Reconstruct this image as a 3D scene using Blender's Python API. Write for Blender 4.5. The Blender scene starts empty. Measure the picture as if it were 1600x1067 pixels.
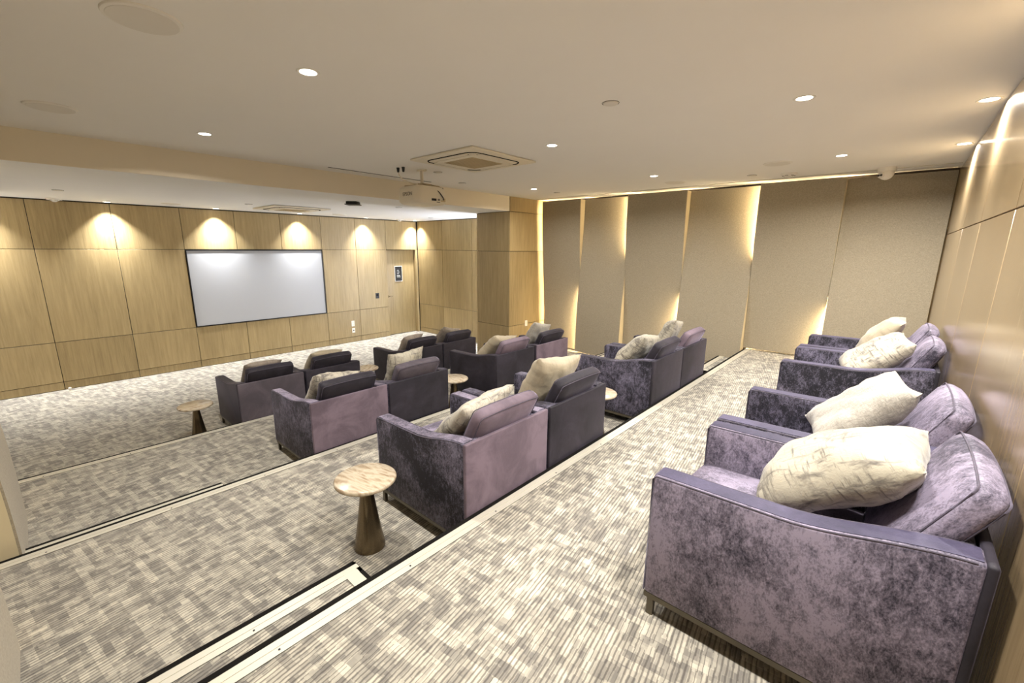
import bpy, bmesh, math, random
from mathutils import Vector, Matrix, Euler

random.seed(7)
SC = bpy.context.scene
COL = SC.collection
PI = math.pi

# ------------------------------------------------------------------ camera
cam_d = bpy.data.cameras.new('camera')
cam = bpy.data.objects.new('camera', cam_d)
COL.objects.link(cam)
FPX, PITCH, YAW, ROLL = 672.12, 0.215850, 0.736147, 0.00649
PPX, PPY = 787.39, 535.29
cam_d.sensor_fit = 'HORIZONTAL'
cam_d.sensor_width = 36.0
cam_d.lens = 36.0 * FPX / 1600.0
cam_d.shift_x = (800 - PPX) / 1600.0
cam_d.shift_y = (PPY - 533.5) / 1600.0
cam_d.clip_start = 0.02
_f = Vector((-math.sin(YAW) * math.cos(PITCH), math.cos(YAW) * math.cos(PITCH), -math.sin(PITCH)))
_r = Vector((math.cos(YAW), math.sin(YAW), 0))
_u = _r.cross(_f)
_r2 = _r * math.cos(ROLL) + _u * math.sin(ROLL)
_u2 = -_r * math.sin(ROLL) + _u * math.cos(ROLL)
_m = Matrix((_r2, _u2, -_f)).transposed().to_4x4()
CZ = 2.278
_m.translation = Vector((0, 0, CZ))
cam.matrix_world = _m
SC.camera = cam

# ------------------------------------------------------------------ world, exposure
w = bpy.data.worlds.new('world')
SC.world = w
w.use_nodes = True
w.node_tree.nodes['Background'].inputs[0].default_value = (0.9, 0.95, 1.0, 1)
w.node_tree.nodes['Background'].inputs[1].default_value = 0.0
SC.view_settings.view_transform = 'Standard'
SC.view_settings.look = 'None'
SC.view_settings.gamma = 1.0
SC.view_settings.use_curve_mapping = False
SC.view_settings.exposure = -0.1
# lamp powers (every lamp hangs in a fixture built further down)
P_DOWN = 33.0          # ceiling downlights, area discs
P_WALL = 42.0          # downlights close to the back wall
P_WASH = 30.0          # spots washing the screen wall
P_FRONT_FILL = 30.0       # cool fill added in the washer fixtures to brighten the front floor
LED_WARM = 170.0
LED_COOL = 300.0

# ------------------------------------------------------------------ room numbers (metres; camera stands over the origin)
T = [0.0, 0.253, 0.507, 0.778]        # floor and the three tiers
EDGE = [-5.467, -3.545, -1.600]       # fronts of the tiers
XF, XB = -9.69, 0.345                 # screen wall, back wall
YS = 7.20                             # side wall beside the screen
YP = 7.225                            # mean face of the fabric panels, far side
YN = -0.315                           # mean face of the fabric panels, near side
HC, LC = 3.223, 2.96                  # high and low ceiling
XBULK = -5.565                        # face of the ceiling drop
CX0, CX1, CY = -6.45, -5.55, 6.27     # wood clad column


# ------------------------------------------------------------------ mesh helpers
class MB:
    def __init__(s):
        s.v = []; s.f = []

    def add(s, vs, fs):
        n = len(s.v)
        s.v += [tuple(q) for q in vs]
        s.f += [tuple(i + n for i in q) for q in fs]
        return s

    def box(s, x0, x1, y0, y1, z0, z1):
        return s.add([(x0, y0, z0), (x1, y0, z0), (x1, y1, z0), (x0, y1, z0), (x0, y0, z1), (x1, y0, z1), (x1, y1, z1), (x0, y1, z1)],
                     [(0, 3, 2, 1), (4, 5, 6, 7), (0, 1, 5, 4), (1, 2, 6, 5), (2, 3, 7, 6), (3, 0, 4, 7)])

    def prism_y(s, prof, y0, y1):
        n = len(prof)
        vs = [(x, y0, z) for x, z in prof] + [(x, y1, z) for x, z in prof]
        fs = [tuple(range(n)), tuple(range(2 * n - 1, n - 1, -1))]
        for i in range(n):
            j = (i + 1) % n
            fs.append((j, i, i + n, j + n))
        return s.add(vs, fs)

    def lathe(s, prof, seg=32, c=(0, 0, 0), cap=True):
        vs = []; fs = []
        n = len(prof)
        for k in range(seg):
            a = 2 * PI * k / seg
            for r, z in prof:
                vs.append((c[0] + r * math.cos(a), c[1] + r * math.sin(a), c[2] + z))
        for k in range(seg):
            k2 = (k + 1) % seg
            for i in range(n - 1):
                fs.append((k * n + i, k2 * n + i, k2 * n + i + 1, k * n + i + 1))
        if cap:
            fs.append(tuple(k * n for k in range(seg))[::-1])
            fs.append(tuple(k * n + n - 1 for k in range(seg)))
        return s.add(vs, fs)

    def tube(s, pts, r, seg=8, closed=False):
        pts = [Vector(q) for q in pts]
        n = len(pts)
        vs = []; fs = []
        up = Vector((0, 0, 1))
        for i, q in enumerate(pts):
            a = pts[(i - 1) % n] if (closed or i > 0) else q
            b = pts[(i + 1) % n] if (closed or i < n - 1) else q
            t = (b - a).normalized()
            u = t.cross(up)
            if u.length < 1e-3:
                u = t.cross(Vector((1, 0, 0)))
            u.normalize()
            v = t.cross(u)
            for k in range(seg):
                an = 2 * PI * k / seg
                vs.append(q + u * r * math.cos(an) + v * r * math.sin(an))
        m = n if closed else n - 1
        for i in range(m):
            j = (i + 1) % n
            for k in range(seg):
                k2 = (k + 1) % seg
                fs.append((i * seg + k, i * seg + k2, j * seg + k2, j * seg + k))
        if not closed:
            fs.append(tuple(range(seg)))
            fs.append(tuple(range((n - 1) * seg, n * seg))[::-1])
        return s.add(vs, fs)

    def xform(s, m):
        s.v = [tuple(m @ Vector(q)) for q in s.v]
        return s

    def mesh(s, name, mat, bevel=0.0, seg=2, smooth=True, ang=40, sub=0):
        bm = bmesh.new()
        vv = [bm.verts.new(q) for q in s.v]
        for q in s.f:
            try:
                bm.faces.new([vv[i] for i in q])
            except ValueError:
                pass
        bmesh.ops.recalc_face_normals(bm, faces=bm.faces)
        if bevel > 0:
            ed = [e for e in bm.edges if len(e.link_faces) == 2 and e.calc_face_angle(0) > math.radians(28)]
            bmesh.ops.bevel(bm, geom=ed, offset=bevel, segments=seg, profile=0.5, affect='EDGES', clamp_overlap=True)
        for q in bm.faces:
            q.smooth = smooth
        for e in bm.edges:
            if len(e.link_faces) == 2 and e.calc_face_angle(0) > math.radians(ang):
                e.smooth = False
        me = bpy.data.meshes.new(name)
        bm.to_mesh(me)
        bm.free()
        if mat is not None:
            me.materials.append(mat)
        return me

    def build(s, name, mat, parent=None, **k):
        return obj(name, s.mesh(name, mat, **k), parent)


def obj(name, me, parent=None, loc=None, rot=None):
    o = bpy.data.objects.new(name, me)
    COL.objects.link(o)
    if parent is not None:
        o.parent = parent
    if loc is not None:
        o.location = loc
    if rot is not None:
        o.rotation_euler = rot
    return o


def tag(o, label, cat, group=None, kind=None):
    if label:
        o['label'] = label
    if cat:
        o['category'] = cat
    if group:
        o['group'] = group
    if kind:
        o['kind'] = kind
    return o


def thing(name, label, cat, loc=(0, 0, 0), rz=0.0, group=None):
    o = bpy.data.objects.new(name, None)
    o.empty_display_size = 0.1
    COL.objects.link(o)
    o.location = loc
    o.rotation_euler = (0, 0, rz)
    return tag(o, label, cat, group)


def struct(name, mb, mat, label, cat, **k):
    o = mb.build(name, mat, **k)
    return tag(o, label, cat, kind='structure')


def copy_tree(o, parent=None):
    c = o.copy()
    COL.objects.link(c)
    c.parent = parent
    for ch in list(o.children):
        copy_tree(ch, c)
    return c


# ------------------------------------------------------------------ material helpers
def srgb(r, g, b):
    def f(c):
        c /= 255.0
        return c / 12.92 if c <= 0.04045 else ((c + 0.055) / 1.055) ** 2.4
    return (f(r), f(g), f(b), 1)


class NT:
    def __init__(s, name):
        s.m = bpy.data.materials.new(name)
        s.m.use_nodes = True
        s.t = s.m.node_tree
        s.b = s.t.nodes['Principled BSDF']

    def n(s, typ, **k):
        q = s.t.nodes.new('ShaderNode' + typ)
        for a, b in k.items():
            setattr(q, a, b)
        return q

    def l(s, a, b):
        s.t.links.new(a, b)

    def val(s, sock, v):
        if hasattr(v, 'is_linked'):
            s.l(v, sock)
        else:
            sock.default_value = v

    def math(s, op, a, b=0.0, c=None):
        q = s.n('Math', operation=op)
        s.val(q.inputs[0], a)
        s.val(q.inputs[1], b)
        if c is not None:
            s.val(q.inputs[2], c)
        return q.outputs[0]

    def ramp(s, fac, stops):
        q = s.n('ValToRGB')
        e = q.color_ramp.elements
        while len(e) > 1:
            e.remove(e[-1])
        e[0].position = stops[0][0]; e[0].color = stops[0][1]
        for p, c in stops[1:]:
            x = e.new(p); x.color = c
        s.l(fac, q.inputs[0])
        return q.outputs[0]

    def mix(s, fac, a, b, typ='MIX'):
        q = s.n('Mix', data_type='RGBA', blend_type=typ)
        s.val(q.inputs[0], fac)
        s.val(q.inputs[6], a)
        s.val(q.inputs[7], b)
        return q.outputs[2]

    def noise(s, vec, scale, detail=4, rough=0.55, dist=0.0):
        q = s.n('TexNoise')
        s.l(vec, q.inputs['Vector'])
        q.inputs['Scale'].default_value = scale
        q.inputs['Detail'].default_value = detail
        q.inputs['Roughness'].default_value = rough
        q.inputs['Distortion'].default_value = dist
        return q.outputs['Fac']

    def coords(s, scale=(1, 1, 1), rot=(0, 0, 0), rnd=0.0):
        tc = s.n('TexCoord')
        mp = s.n('Mapping')
        mp.inputs['Scale'].default_value = scale
        mp.inputs['Rotation'].default_value = rot
        s.l(tc.outputs['Object'], mp.inputs['Vector'])
        if rnd:
            oi = s.n('ObjectInfo')
            cm = s.n('CombineXYZ')
            for i in range(3):
                s.l(s.math('MULTIPLY', oi.outputs['Random'], rnd * (i + 1.3)), cm.inputs[i])
            va = s.n('VectorMath', operation='ADD')
            s.l(mp.outputs[0], va.inputs[0])
            s.l(cm.outputs[0], va.inputs[1])
            return va.outputs[0]
        return mp.outputs[0]

    def bump(s, h, strength=0.2, dist=0.01):
        q = s.n('Bump')
        q.inputs['Strength'].default_value = strength
        q.inputs['Distance'].default_value = dist
        s.l(h, q.inputs['Height'])
        s.l(q.outputs[0], s.b.inputs['Normal'])

    def set(s, **k):
        for a, b in k.items():
            s.val(s.b.inputs[a.replace('_', ' ')], b)
        return s


def plain(name, col, rough=0.6, metal=0.0, spec=0.5, vary=0.0):
    t = NT(name)
    t.set(Base_Color=col, Roughness=rough, Metallic=metal)
    t.b.inputs['Specular IOR Level'].default_value = spec
    if vary:
        c = t.coords()
        nz = t.noise(c, 3.0, 3)
        dark = tuple(q * (1 - vary) for q in col[:3]) + (1,)
        t.set(Base_Color=t.mix(nz, dark, col))
    return t.m


def emit(name, col, strength):
    t = NT(name)
    t.set(Base_Color=(0.8, 0.8, 0.8, 1))
    t.b.inputs['Emission Color'].default_value = col
    t.b.inputs['Emission Strength'].default_value = strength
    return t.m


def wood(name, c1, c2, rough, spec=0.5, coat=0.0, grain=1.0, vertical=True):
    t = NT(name)
    v = t.coords(scale=(9, 9, 0.55), rnd=13.0)
    a = t.noise(v, 3.2, 6, 0.6, 0.4)
    v2 = t.coords(scale=(60, 60, 1.6), rnd=31.0)
    b = t.noise(v2, 4.0, 4, 0.6)
    v3 = t.coords(scale=(1.6, 1.6, 0.3), rnd=7.0)
    c = t.noise(v3, 1.6, 3, 0.5)
    s = t.math('ADD', t.math('MULTIPLY', a, 0.5), t.math('MULTIPLY', b, 0.25))
    s = t.math('ADD', s, t.math('MULTIPLY', c, 0.25))
    oi = t.n('ObjectInfo')
    s = t.math('ADD', s, t.math('MULTIPLY', t.math('SUBTRACT', oi.outputs['Random'], 0.5), 0.16))
    col = t.ramp(s, [(0.32, c1), (0.68, c2)])
    t.set(Base_Color=col, Roughness=rough)
    t.b.inputs['Specular IOR Level'].default_value = spec
    t.b.inputs['Coat Weight'].default_value = coat
    t.b.inputs['Coat Roughness'].default_value = 0.22
    t.bump(b, 0.06 * grain, 0.002)
    return t.m


def carpet():
    t = NT('carpet')
    tc = t.n('TexCoord')
    mp = t.n('Mapping')
    mp.inputs['Rotation'].default_value = (0, 0, math.radians(-8))
    t.l(tc.outputs['Object'], mp.inputs[0])
    sp = t.n('SeparateXYZ')
    t.l(mp.outputs[0], sp.inputs[0])
    v, u = sp.outputs[0], sp.outputs[1]        # ribs run along u
    wob = t.noise(mp.outputs[0], 30.0, 2)
    vv = t.math('ADD', v, t.math('MULTIPLY', wob, 0.006))

    def cells(a, b, la, lb, seed):
        row = t.math('FLOOR', t.math('DIVIDE', b, lb))
        wn = t.n('TexWhiteNoise', noise_dimensions='2D')
        cb = t.n('CombineXYZ')
        t.l(row, cb.inputs[0]); cb.inputs[1].default_value = seed
        t.l(cb.outputs[0], wn.inputs['Vector'])
        col = t.math('FLOOR', t.math('ADD', t.math('DIVIDE', a, la), t.math('MULTIPLY', wn.outputs['Value'], 9.0)))
        wn2 = t.n('TexWhiteNoise', noise_dimensions='3D')
        cb2 = t.n('CombineXYZ')
        t.l(row, cb2.inputs[0]); t.l(col, cb2.inputs[1]); cb2.inputs[2].default_value = seed + 3.7
        t.l(cb2.outputs[0], wn2.inputs['Vector'])
        return wn2.outputs['Value']
    c1 = cells(u, vv, 0.075, 0.030, 1.0)
    c2 = cells(vv, u, 0.15, 0.034, 5.0)
    c3 = cells(u, vv, 0.05, 0.012, 9.0)
    s = t.math('ADD', t.math('MULTIPLY', c1, 0.36), t.math('MULTIPLY', c2, 0.34))
    s = t.math('ADD', s, t.math('MULTIPLY', c3, 0.30))
    base = t.ramp(s, [(0.22, srgb(124, 120, 113)), (0.42, srgb(152, 147, 136)), (0.62, srgb(179, 173, 159)), (0.85, srgb(204, 197, 180))])
    rib = t.math('PINGPONG', t.math('DIVIDE', vv, 0.009), 1.0)
    dash = t.math('GREATER_THAN', cells(u, vv, 0.06, 0.018, 17.0), 0.15)
    ribd = t.math('MULTIPLY', t.math('LESS_THAN', rib, 0.36), dash)
    col = t.mix(t.math('MULTIPLY', ribd, 0.62), base, srgb(74, 68, 66))
    t.set(Base_Color=col, Roughness=0.95)
    t.b.inputs['Specular IOR Level'].default_value = 0.15
    t.b.inputs['Sheen Weight'].default_value = 0.15
    t.bump(rib, 0.35, 0.004)
    return t.m


def velvet(name, dark, light, lo, hi, fleck=0.5, sheen=0.5, scale=1.0):
    """crushed velvet: nap patches with flecks along the brushing direction"""
    t = NT(name)
    v = t.coords(scale=(1, 1, 1), rnd=17.0)
    a = t.noise(v, 3.2 * scale, 5, 0.62, 0.6)
    v2 = t.coords(scale=(1.0, 1.0, 0.55), rnd=5.0)
    b = t.noise(v2, 44.0 * scale, 7, 0.78, 0.6)
    v3 = t.coords(scale=(1, 1, 0.6), rnd=9.0)
    c = t.noise(v3, 190.0, 3, 0.65)
    s = t.math('ADD', t.math('MULTIPLY', a, 1.0 - 0.5 * fleck), t.math('MULTIPLY', b, 0.5 * fleck))
    s = t.math('ADD', s, t.math('MULTIPLY', t.math('SUBTRACT', c, 0.5), 0.28 * fleck))
    mid = tuple((p + q) / 2 * 0.9 for p, q in zip(dark[:3], light[:3])) + (1,)
    col = t.ramp(s, [(lo, dark), ((lo + hi) / 2, mid), (hi, light)])
    t.set(Base_Color=col, Roughness=0.62)
    t.b.inputs['Specular IOR Level'].default_value = 0.28
    t.b.inputs['Sheen Weight'].default_value = sheen
    t.b.inputs['Sheen Roughness'].default_value = 0.32
    t.b.inputs['Sheen Tint'].default_value = srgb(205, 195, 225)
    h = t.math('ADD', b, t.math('MULTIPLY', c, 0.6))
    t.bump(h, 0.14, 0.006)
    return t.m


def pillow_mat(name, base, mark, lo, hi, scale=9.0, rough=0.55):
    t = NT(name)
    v = t.coords(rnd=11.0)
    vx = t.coords(scale=(1, 7, 1), rnd=3.0)
    vy = t.coords(scale=(7, 1, 1), rnd=8.0)
    big = t.noise(v, 4.5, 3, 0.5)
    hx = t.noise(vx, scale, 4, 0.65)
    hy = t.noise(vy, scale, 4, 0.65)
    s = t.math('MAXIMUM', hx, hy)
    s = t.math('ADD', t.math('MULTIPLY', s, 0.7), t.math('MULTIPLY', big, 0.3))
    col = t.ramp(s, [(lo, base), (hi, mark)])
    t.set(Base_Color=col, Roughness=rough)
    t.b.inputs['Sheen Weight'].default_value = 0.25
    wv = t.coords(scale=(1, 1, 1))
    wr = t.noise(wv, 14.0, 4, 0.6, 0.5)
    t.bump(t.math('ADD', t.math('MULTIPLY', wr, 1.0), t.math('MULTIPLY', t.noise(v, 160.0, 2), 0.12)), 0.28, 0.02)
    return t.m


def fabric_wall():
    t = NT('fabric_panel_cloth')
    v = t.coords(rnd=3.0)
    a = t.noise(v, 90.0, 4, 0.7)
    b = t.noise(t.coords(scale=(1, 1, 6)), 60.0, 3, 0.6)
    c = t.noise(t.coords(scale=(6, 6, 1)), 60.0, 3, 0.6)
    s = t.math('ADD', t.math('MULTIPLY', a, 0.4), t.math('MULTIPLY', t.math('ADD', b, c), 0.3))
    col = t.ramp(s, [(0.34, srgb(130, 120, 102)), (0.52, srgb(157, 147, 127)), (0.68, srgb(180, 169, 148))])
    t.set(Base_Color=col, Roughness=0.88)
    t.b.inputs['Specular IOR Level'].default_value = 0.2
    t.b.inputs['Sheen Weight'].default_value = 0.2
    t.bump(s, 0.25, 0.004)
    return t.m


def marble():
    t = NT('table_marble')
    v = t.coords(scale=(0.8, 3.0, 1.0), rot=(0, 0, 0.6), rnd=2.0)
    n1 = t.noise(v, 5.0, 5, 0.6, 1.5)
    w = t.n('TexWave')
    t.l(v, w.inputs['Vector'])
    w.inputs['Scale'].default_value = 3.2
    w.inputs['Distortion'].default_value = 7.0
    w.inputs['Detail'].default_value = 4.0
    s = t.math('ADD', t.math('MULTIPLY', n1, 0.8), t.math('MULTIPLY', w.outputs['Fac'], 0.2))
    col = t.ramp(s, [(0.30, srgb(152, 130, 105)), (0.43, srgb(184, 168, 144)), (0.55, srgb(199, 186, 164)), (0.72, srgb(166, 146, 120))])
    t.set(Base_Color=col, Roughness=0.25)
    return t.m


def ceiling_mat(name, c):
    t = NT(name)
    nz = t.noise(t.coords(), 2.0, 4)
    t.set(Base_Color=t.mix(nz, tuple(q * 0.96 for q in c[:3]) + (1,), c), Roughness=0.85)
    t.b.inputs['Specular IOR Level'].default_value = 0.2
    return t.m


M = {}
M['carpet'] = carpet()
M['wood'] = wood('oak_panel', srgb(132, 113, 76), srgb(174, 153, 110), 0.45)
M['wood_gloss'] = wood('oak_panel_satin', srgb(142, 120, 88), srgb(182, 160, 124), 0.20, spec=0.6, coat=0.35, grain=0.5)
M['backing'] = plain('dark_joint', srgb(38, 30, 22), 0.9)
M['ceiling'] = ceiling_mat('ceiling_paint', srgb(238, 235, 230))
M['ceiling_low'] = ceiling_mat('low_ceiling_paint', srgb(240, 240, 240))
M['bulk'] = ceiling_mat('bulkhead_paint', srgb(230, 220, 200))
M['fabric'] = fabric_wall()
M['panel_edge'] = plain('panel_edge_paint', srgb(206, 192, 158), 0.7, vary=0.06)
M['nose'] = plain('brushed_aluminium', srgb(212, 207, 192), 0.42, 0.2, vary=0.12)
M['lip'] = plain('dark_rubber', srgb(20, 18, 16), 0.9, spec=0.15, vary=0.2)
M['black'] = plain('black_plastic', srgb(22, 22, 23), 0.5, vary=0.2)
M['white'] = plain('white_plastic', srgb(232, 228, 220), 0.45, vary=0.04)
M['cream'] = plain('cream_plastic', srgb(226, 217, 197), 0.45, vary=0.05)
M['beige'] = plain('beige_grille', srgb(192, 174, 138), 0.6, vary=0.1)
M['red'] = plain('red_plastic', srgb(170, 40, 36), 0.5)
M['screen'] = plain('projection_screen', srgb(180, 182, 186), 0.85, spec=0.1, vary=0.02)
M['bronze'] = plain('bronze_metal', srgb(120, 106, 84), 0.24, 0.9, vary=0.1)
M['rail'] = plain('chair_rail_metal', srgb(104, 98, 86), 0.35, 0.7, vary=0.1)
M['marble'] = marble()
M['lens'] = emit('lamp_lens', srgb(255, 246, 226), 14.0)
M['led'] = emit('led_warm', srgb(255, 226, 176), LED_WARM)
M['led_dim'] = emit('led_warm_dim', srgb(255, 226, 176), 14.0)
M['led_cool'] = emit('led_cool', srgb(226, 236, 255), LED_COOL)
M['sprk'] = plain('cover_plate', srgb(222, 217, 208), 0.6, vary=0.05)
M['silver_text'] = plain('grey_print', srgb(120, 112, 100), 0.6)
M['white_text'] = plain('white_print', srgb(235, 235, 230), 0.6)

VD, VL = srgb(46, 41, 50), srgb(150, 138, 160)
M['v_back'] = velvet('velvet_mottled_lilac_sheen', srgb(48, 45, 58), srgb(146, 137, 156), 0.38, 0.57, 1.0, 0.22)  # lighter pile sheen worked into the mottled base colour
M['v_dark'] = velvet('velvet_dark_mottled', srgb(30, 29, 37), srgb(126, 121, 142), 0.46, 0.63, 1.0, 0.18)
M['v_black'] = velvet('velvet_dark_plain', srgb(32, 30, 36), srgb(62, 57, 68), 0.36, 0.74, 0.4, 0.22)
M['v_lilac'] = velvet('velvet_lilac_sheen_tone', srgb(88, 76, 86), srgb(120, 105, 117), 0.3, 0.6, 0.25, 0.5)  # bright velvet sheen painted in as a lilac base colour
M['v_grey'] = velvet('velvet_grey_sheen_tone', srgb(70, 64, 72), srgb(98, 90, 98), 0.3, 0.65, 0.3, 0.4)  # weaker velvet sheen painted in as a grey base colour
M['v_cap'] = velvet('velvet_strip_sheen_dark', srgb(50, 47, 66), srgb(84, 79, 104), 0.36, 0.66, 0.5, 0.2)  # arm tops seen along the pile: their duller sheen painted as darker colour
M['v_pipe'] = velvet('velvet_piping', srgb(58, 54, 64), srgb(104, 97, 112), 0.35, 0.7, 0.5, 0.4)
M['p_print'] = pillow_mat('pillow_distressed_print', srgb(174, 167, 149), srgb(98, 92, 85), 0.505, 0.63)
M['p_silver'] = pillow_mat('pillow_silver_print', srgb(182, 174, 157), srgb(96, 90, 84), 0.50, 0.62, 12.0, 0.45)
M['p_plain'] = pillow_mat('pillow_plain_satin', srgb(180, 168, 143), srgb(150, 137, 115), 0.45, 0.75, 5.0, 0.5)
M['p_linen'] = pillow_mat('pillow_grey_linen', srgb(178, 172, 160), srgb(132, 126, 117), 0.42, 0.62, 40.0, 0.8)
M['p_grey'] = pillow_mat('pillow_taupe', srgb(150, 138, 124), srgb(112, 102, 94), 0.45, 0.75, 6.0, 0.6)

# ================================================================== THE SETTING
# ---- floor and tiers
struct('floor', MB().box(XF - 0.1, EDGE[0] + 0.02, -0.75, 7.5, -0.12, 0.0), M['carpet'], 'patterned carpet floor in front of the screen wall', 'floor')
tiers = []
bounds = [(EDGE[0], EDGE[1] + 0.02), (EDGE[1], EDGE[2] + 0.02), (EDGE[2], XB + 0.05)]
tlabel = ['lowest carpeted seating tier carrying the second row', 'middle carpeted seating tier carrying the third row', 'top carpeted seating tier along the wooden back wall']
def nosing(parent, x, y0, y1, z, along='y', screws=0.6):
    """dark lip at the outer edge, then a ribbed metal strip with screws, proud of the carpet"""
    MB().box(x - 0.012, x + 0.019, y0, y1, z - 0.035, z + 0.004).build('edge_lip', M['lip'], parent, bevel=0.002, seg=1)
    st = MB().box(x + 0.019, x + 0.052, y0, y1, z - 0.002, z + 0.005)
    st.box(x + 0.055, x + 0.086, y0, y1, z - 0.002, z + 0.004)
    st.box(x + 0.019, x + 0.086, y0, y1, z - 0.004, z + 0.0025)
    st.build('nosing_strip', M['nose'], parent)
    y = y0 + 0.25
    if not screws:
        return
    me = None
    while y < y1:
        s = MB().lathe([(0.0001, 0.0008), (0.0045, 0.0008), (0.0045, -0.002)], 8)
        me = me or s.mesh('screw', M['black'])
        obj('screw', me, parent, (x + 0.068, y, z + 0.005))
        y += screws
for i, (x0, x1) in enumerate(bounds):
    o = struct('floor_tier', MB().box(x0, x1, -0.75, 7.5, 0.0 - 0.12, T[i + 1]), M['carpet'], tlabel[i], 'floor tier')
    nosing(o, x0, -0.42, YP + 0.12, T[i + 1])
    tiers.append(o)
# half-height aisle steps in front of the two upper tiers
def aisle_step(i, y0, y1, end, label):
    x1 = EDGE[i]; x0 = x1 - 0.315
    z = (T[i] + T[i + 1]) / 2
    o = struct('aisle_step', MB().box(x0, x1, y0, y1, T[i], z), M['carpet'], label, 'step')
    nosing(o, x0, y0, y1, z)
    ye = y1 if end > 0 else y0
    a, b = (ye - 0.019, ye + 0.004) if end > 0 else (ye - 0.004, ye + 0.019)
    MB().box(x0, x1, a, b, z - 0.035, z + 0.004).build('edge_lip', M['lip'], o, bevel=0.002, seg=1)
    a, b = (ye - 0.086, ye - 0.019) if end > 0 else (ye + 0.019, ye + 0.086)
    MB().box(x0 + 0.02, x1, a, b, z - 0.002, z + 0.0045).build('nosing_strip', M['nose'], o)
aisle_step(2, -0.42, 0.94, 1, 'narrow half-height step at the near end of the top tier beside the marble table')
aisle_step(1, -0.42, 0.82, 1, 'narrow half-height step at the near end of the middle tier')
aisle_step(2, 6.10, 7.30, -1, 'narrow half-height step at the far end of the top tier by the fabric wall')
aisle_step(1, 6.10, 7.30, -1, 'narrow half-height step at the far end of the middle tier by the fabric wall')

# ---- ceilings
struct('ceiling', MB().box(XBULK, XB + 0.1, -0.75, 7.6, HC, HC + 0.15), M['ceiling'], 'high beige ceiling over the seating', 'ceiling')
struct('wall_bulkhead', MB().box(XBULK - 0.02, XBULK, -0.75, 7.6, LC + 0.001, HC + 0.15), M['bulk'], 'beige vertical face where the ceiling drops', 'bulkhead')
struct('ceiling_low', MB().box(XF - 0.15, XBULK - 0.02, -0.75, 7.6, LC, HC + 0.15), M['ceiling_low'], 'dropped white ceiling in front of the screen wall', 'ceiling')

# ---- wood panelled walls
GAP = 0.004
def panel_x(parent, x, nx, y0, y1, z0, z1, mat, th=0.02, name='wood_panel'):
    """panel whose face lies in the plane x; nx = +1 when it looks towards +x"""
    a, b = (x - th, x) if nx > 0 else (x, x + th)
    return MB().box(a, b, y0 + GAP, y1 - GAP, z0 + GAP, z1 - GAP).build(name, mat, parent, bevel=0.0015, seg=1)
def panel_y(parent, y, x0, x1, z0, z1, mat, th=0.02, name='wood_panel'):
    return MB().box(x0 + GAP, x1 - GAP, y, y + th, z0 + GAP, z1 - GAP).build(name, mat, parent, bevel=0.0015, seg=1)

Z = [0.0, 0.132, 0.778, 2.222, 2.945]
wf = MB()
wf.box(XF - 0.15, XF - 0.018, -0.75, 6.20, 0, LC)
wf.box(XF - 0.15, XF - 0.018, 6.20, 7.16, 2.222, LC)
wf.box(XF - 0.15, XF - 0.018, 7.16, 7.5, 0, LC)
wf = struct('wall_front', wf, M['backing'], 'oak panelled wall holding the white projection screen', 'wall')
YY = [-0.78, 0.150, 1.094, 2.022, 2.880, 3.722, 4.580, 5.407, 6.235]
for k in range(len(YY) - 1):
    a, b = YY[k], YY[k + 1]
    panel_x(wf, XF - 0.006, 1, a, b, Z[0] + 0.004, Z[1], M['wood'], 0.014, 'kick_panel')
    panel_x(wf, XF, 1, a, b, Z[1], Z[2], M['wood'])
    if not (a > 2.0 and b < 4.6):
        panel_x(wf, XF, 1, a, b, Z[2], Z[3], M['wood'])
    panel_x(wf, XF, 1, a, b, Z[3], Z[4], M['wood'])
panel_x(wf, XF, 1, 6.235, 7.18, Z[3], Z[4], M['wood'])
panel_x(wf, XF, 1, 7.13, 7.20, Z[0], Z[3], M['wood'])
MB().box(XF - 0.17, XF - 0.019, 6.20, 6.235, 0, 2.222).build('door_jamb', M['wood'], wf)
MB().box(XF - 0.17, XF - 0.019, 7.13, 7.16, 0, 2.222).build('door_jamb', M['wood'], wf)
# screen
scr = thing('projection_screen', 'large white projection screen with a thin black frame set into the oak wall', 'screen', (XF - 0.012, 3.301, 0.79))
y0, y1, z0, z1 = 2.030, 4.572, 0.786, 2.214
fr = MB()
fr.box(0, 0.022, y0 - 3.301, y1 - 3.301, z1 - 0.79 - 0.016, z1 - 0.79)
fr.box(0, 0.022, y0 - 3.301, y1 - 3.301, z0 - 0.79, z0 - 0.79 + 0.012)
fr.box(0, 0.022, y0 - 3.301, y0 - 3.301 + 0.012, z0 - 0.79 + 0.012, z1 - 0.79 - 0.016)
fr.box(0, 0.022, y1 - 3.301 - 0.018, y1 - 3.301, z0 - 0.79 + 0.012, z1 - 0.79 - 0.016)
fr.build('screen_frame', M['black'], scr)
MB().box(0.0, 0.010, y0 - 3.301 + 0.012, y1 - 3.301 - 0.018, z0 - 0.79 + 0.012, z1 - 0.79 - 0.016).build('screen_surface', M['screen'], scr)

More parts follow.
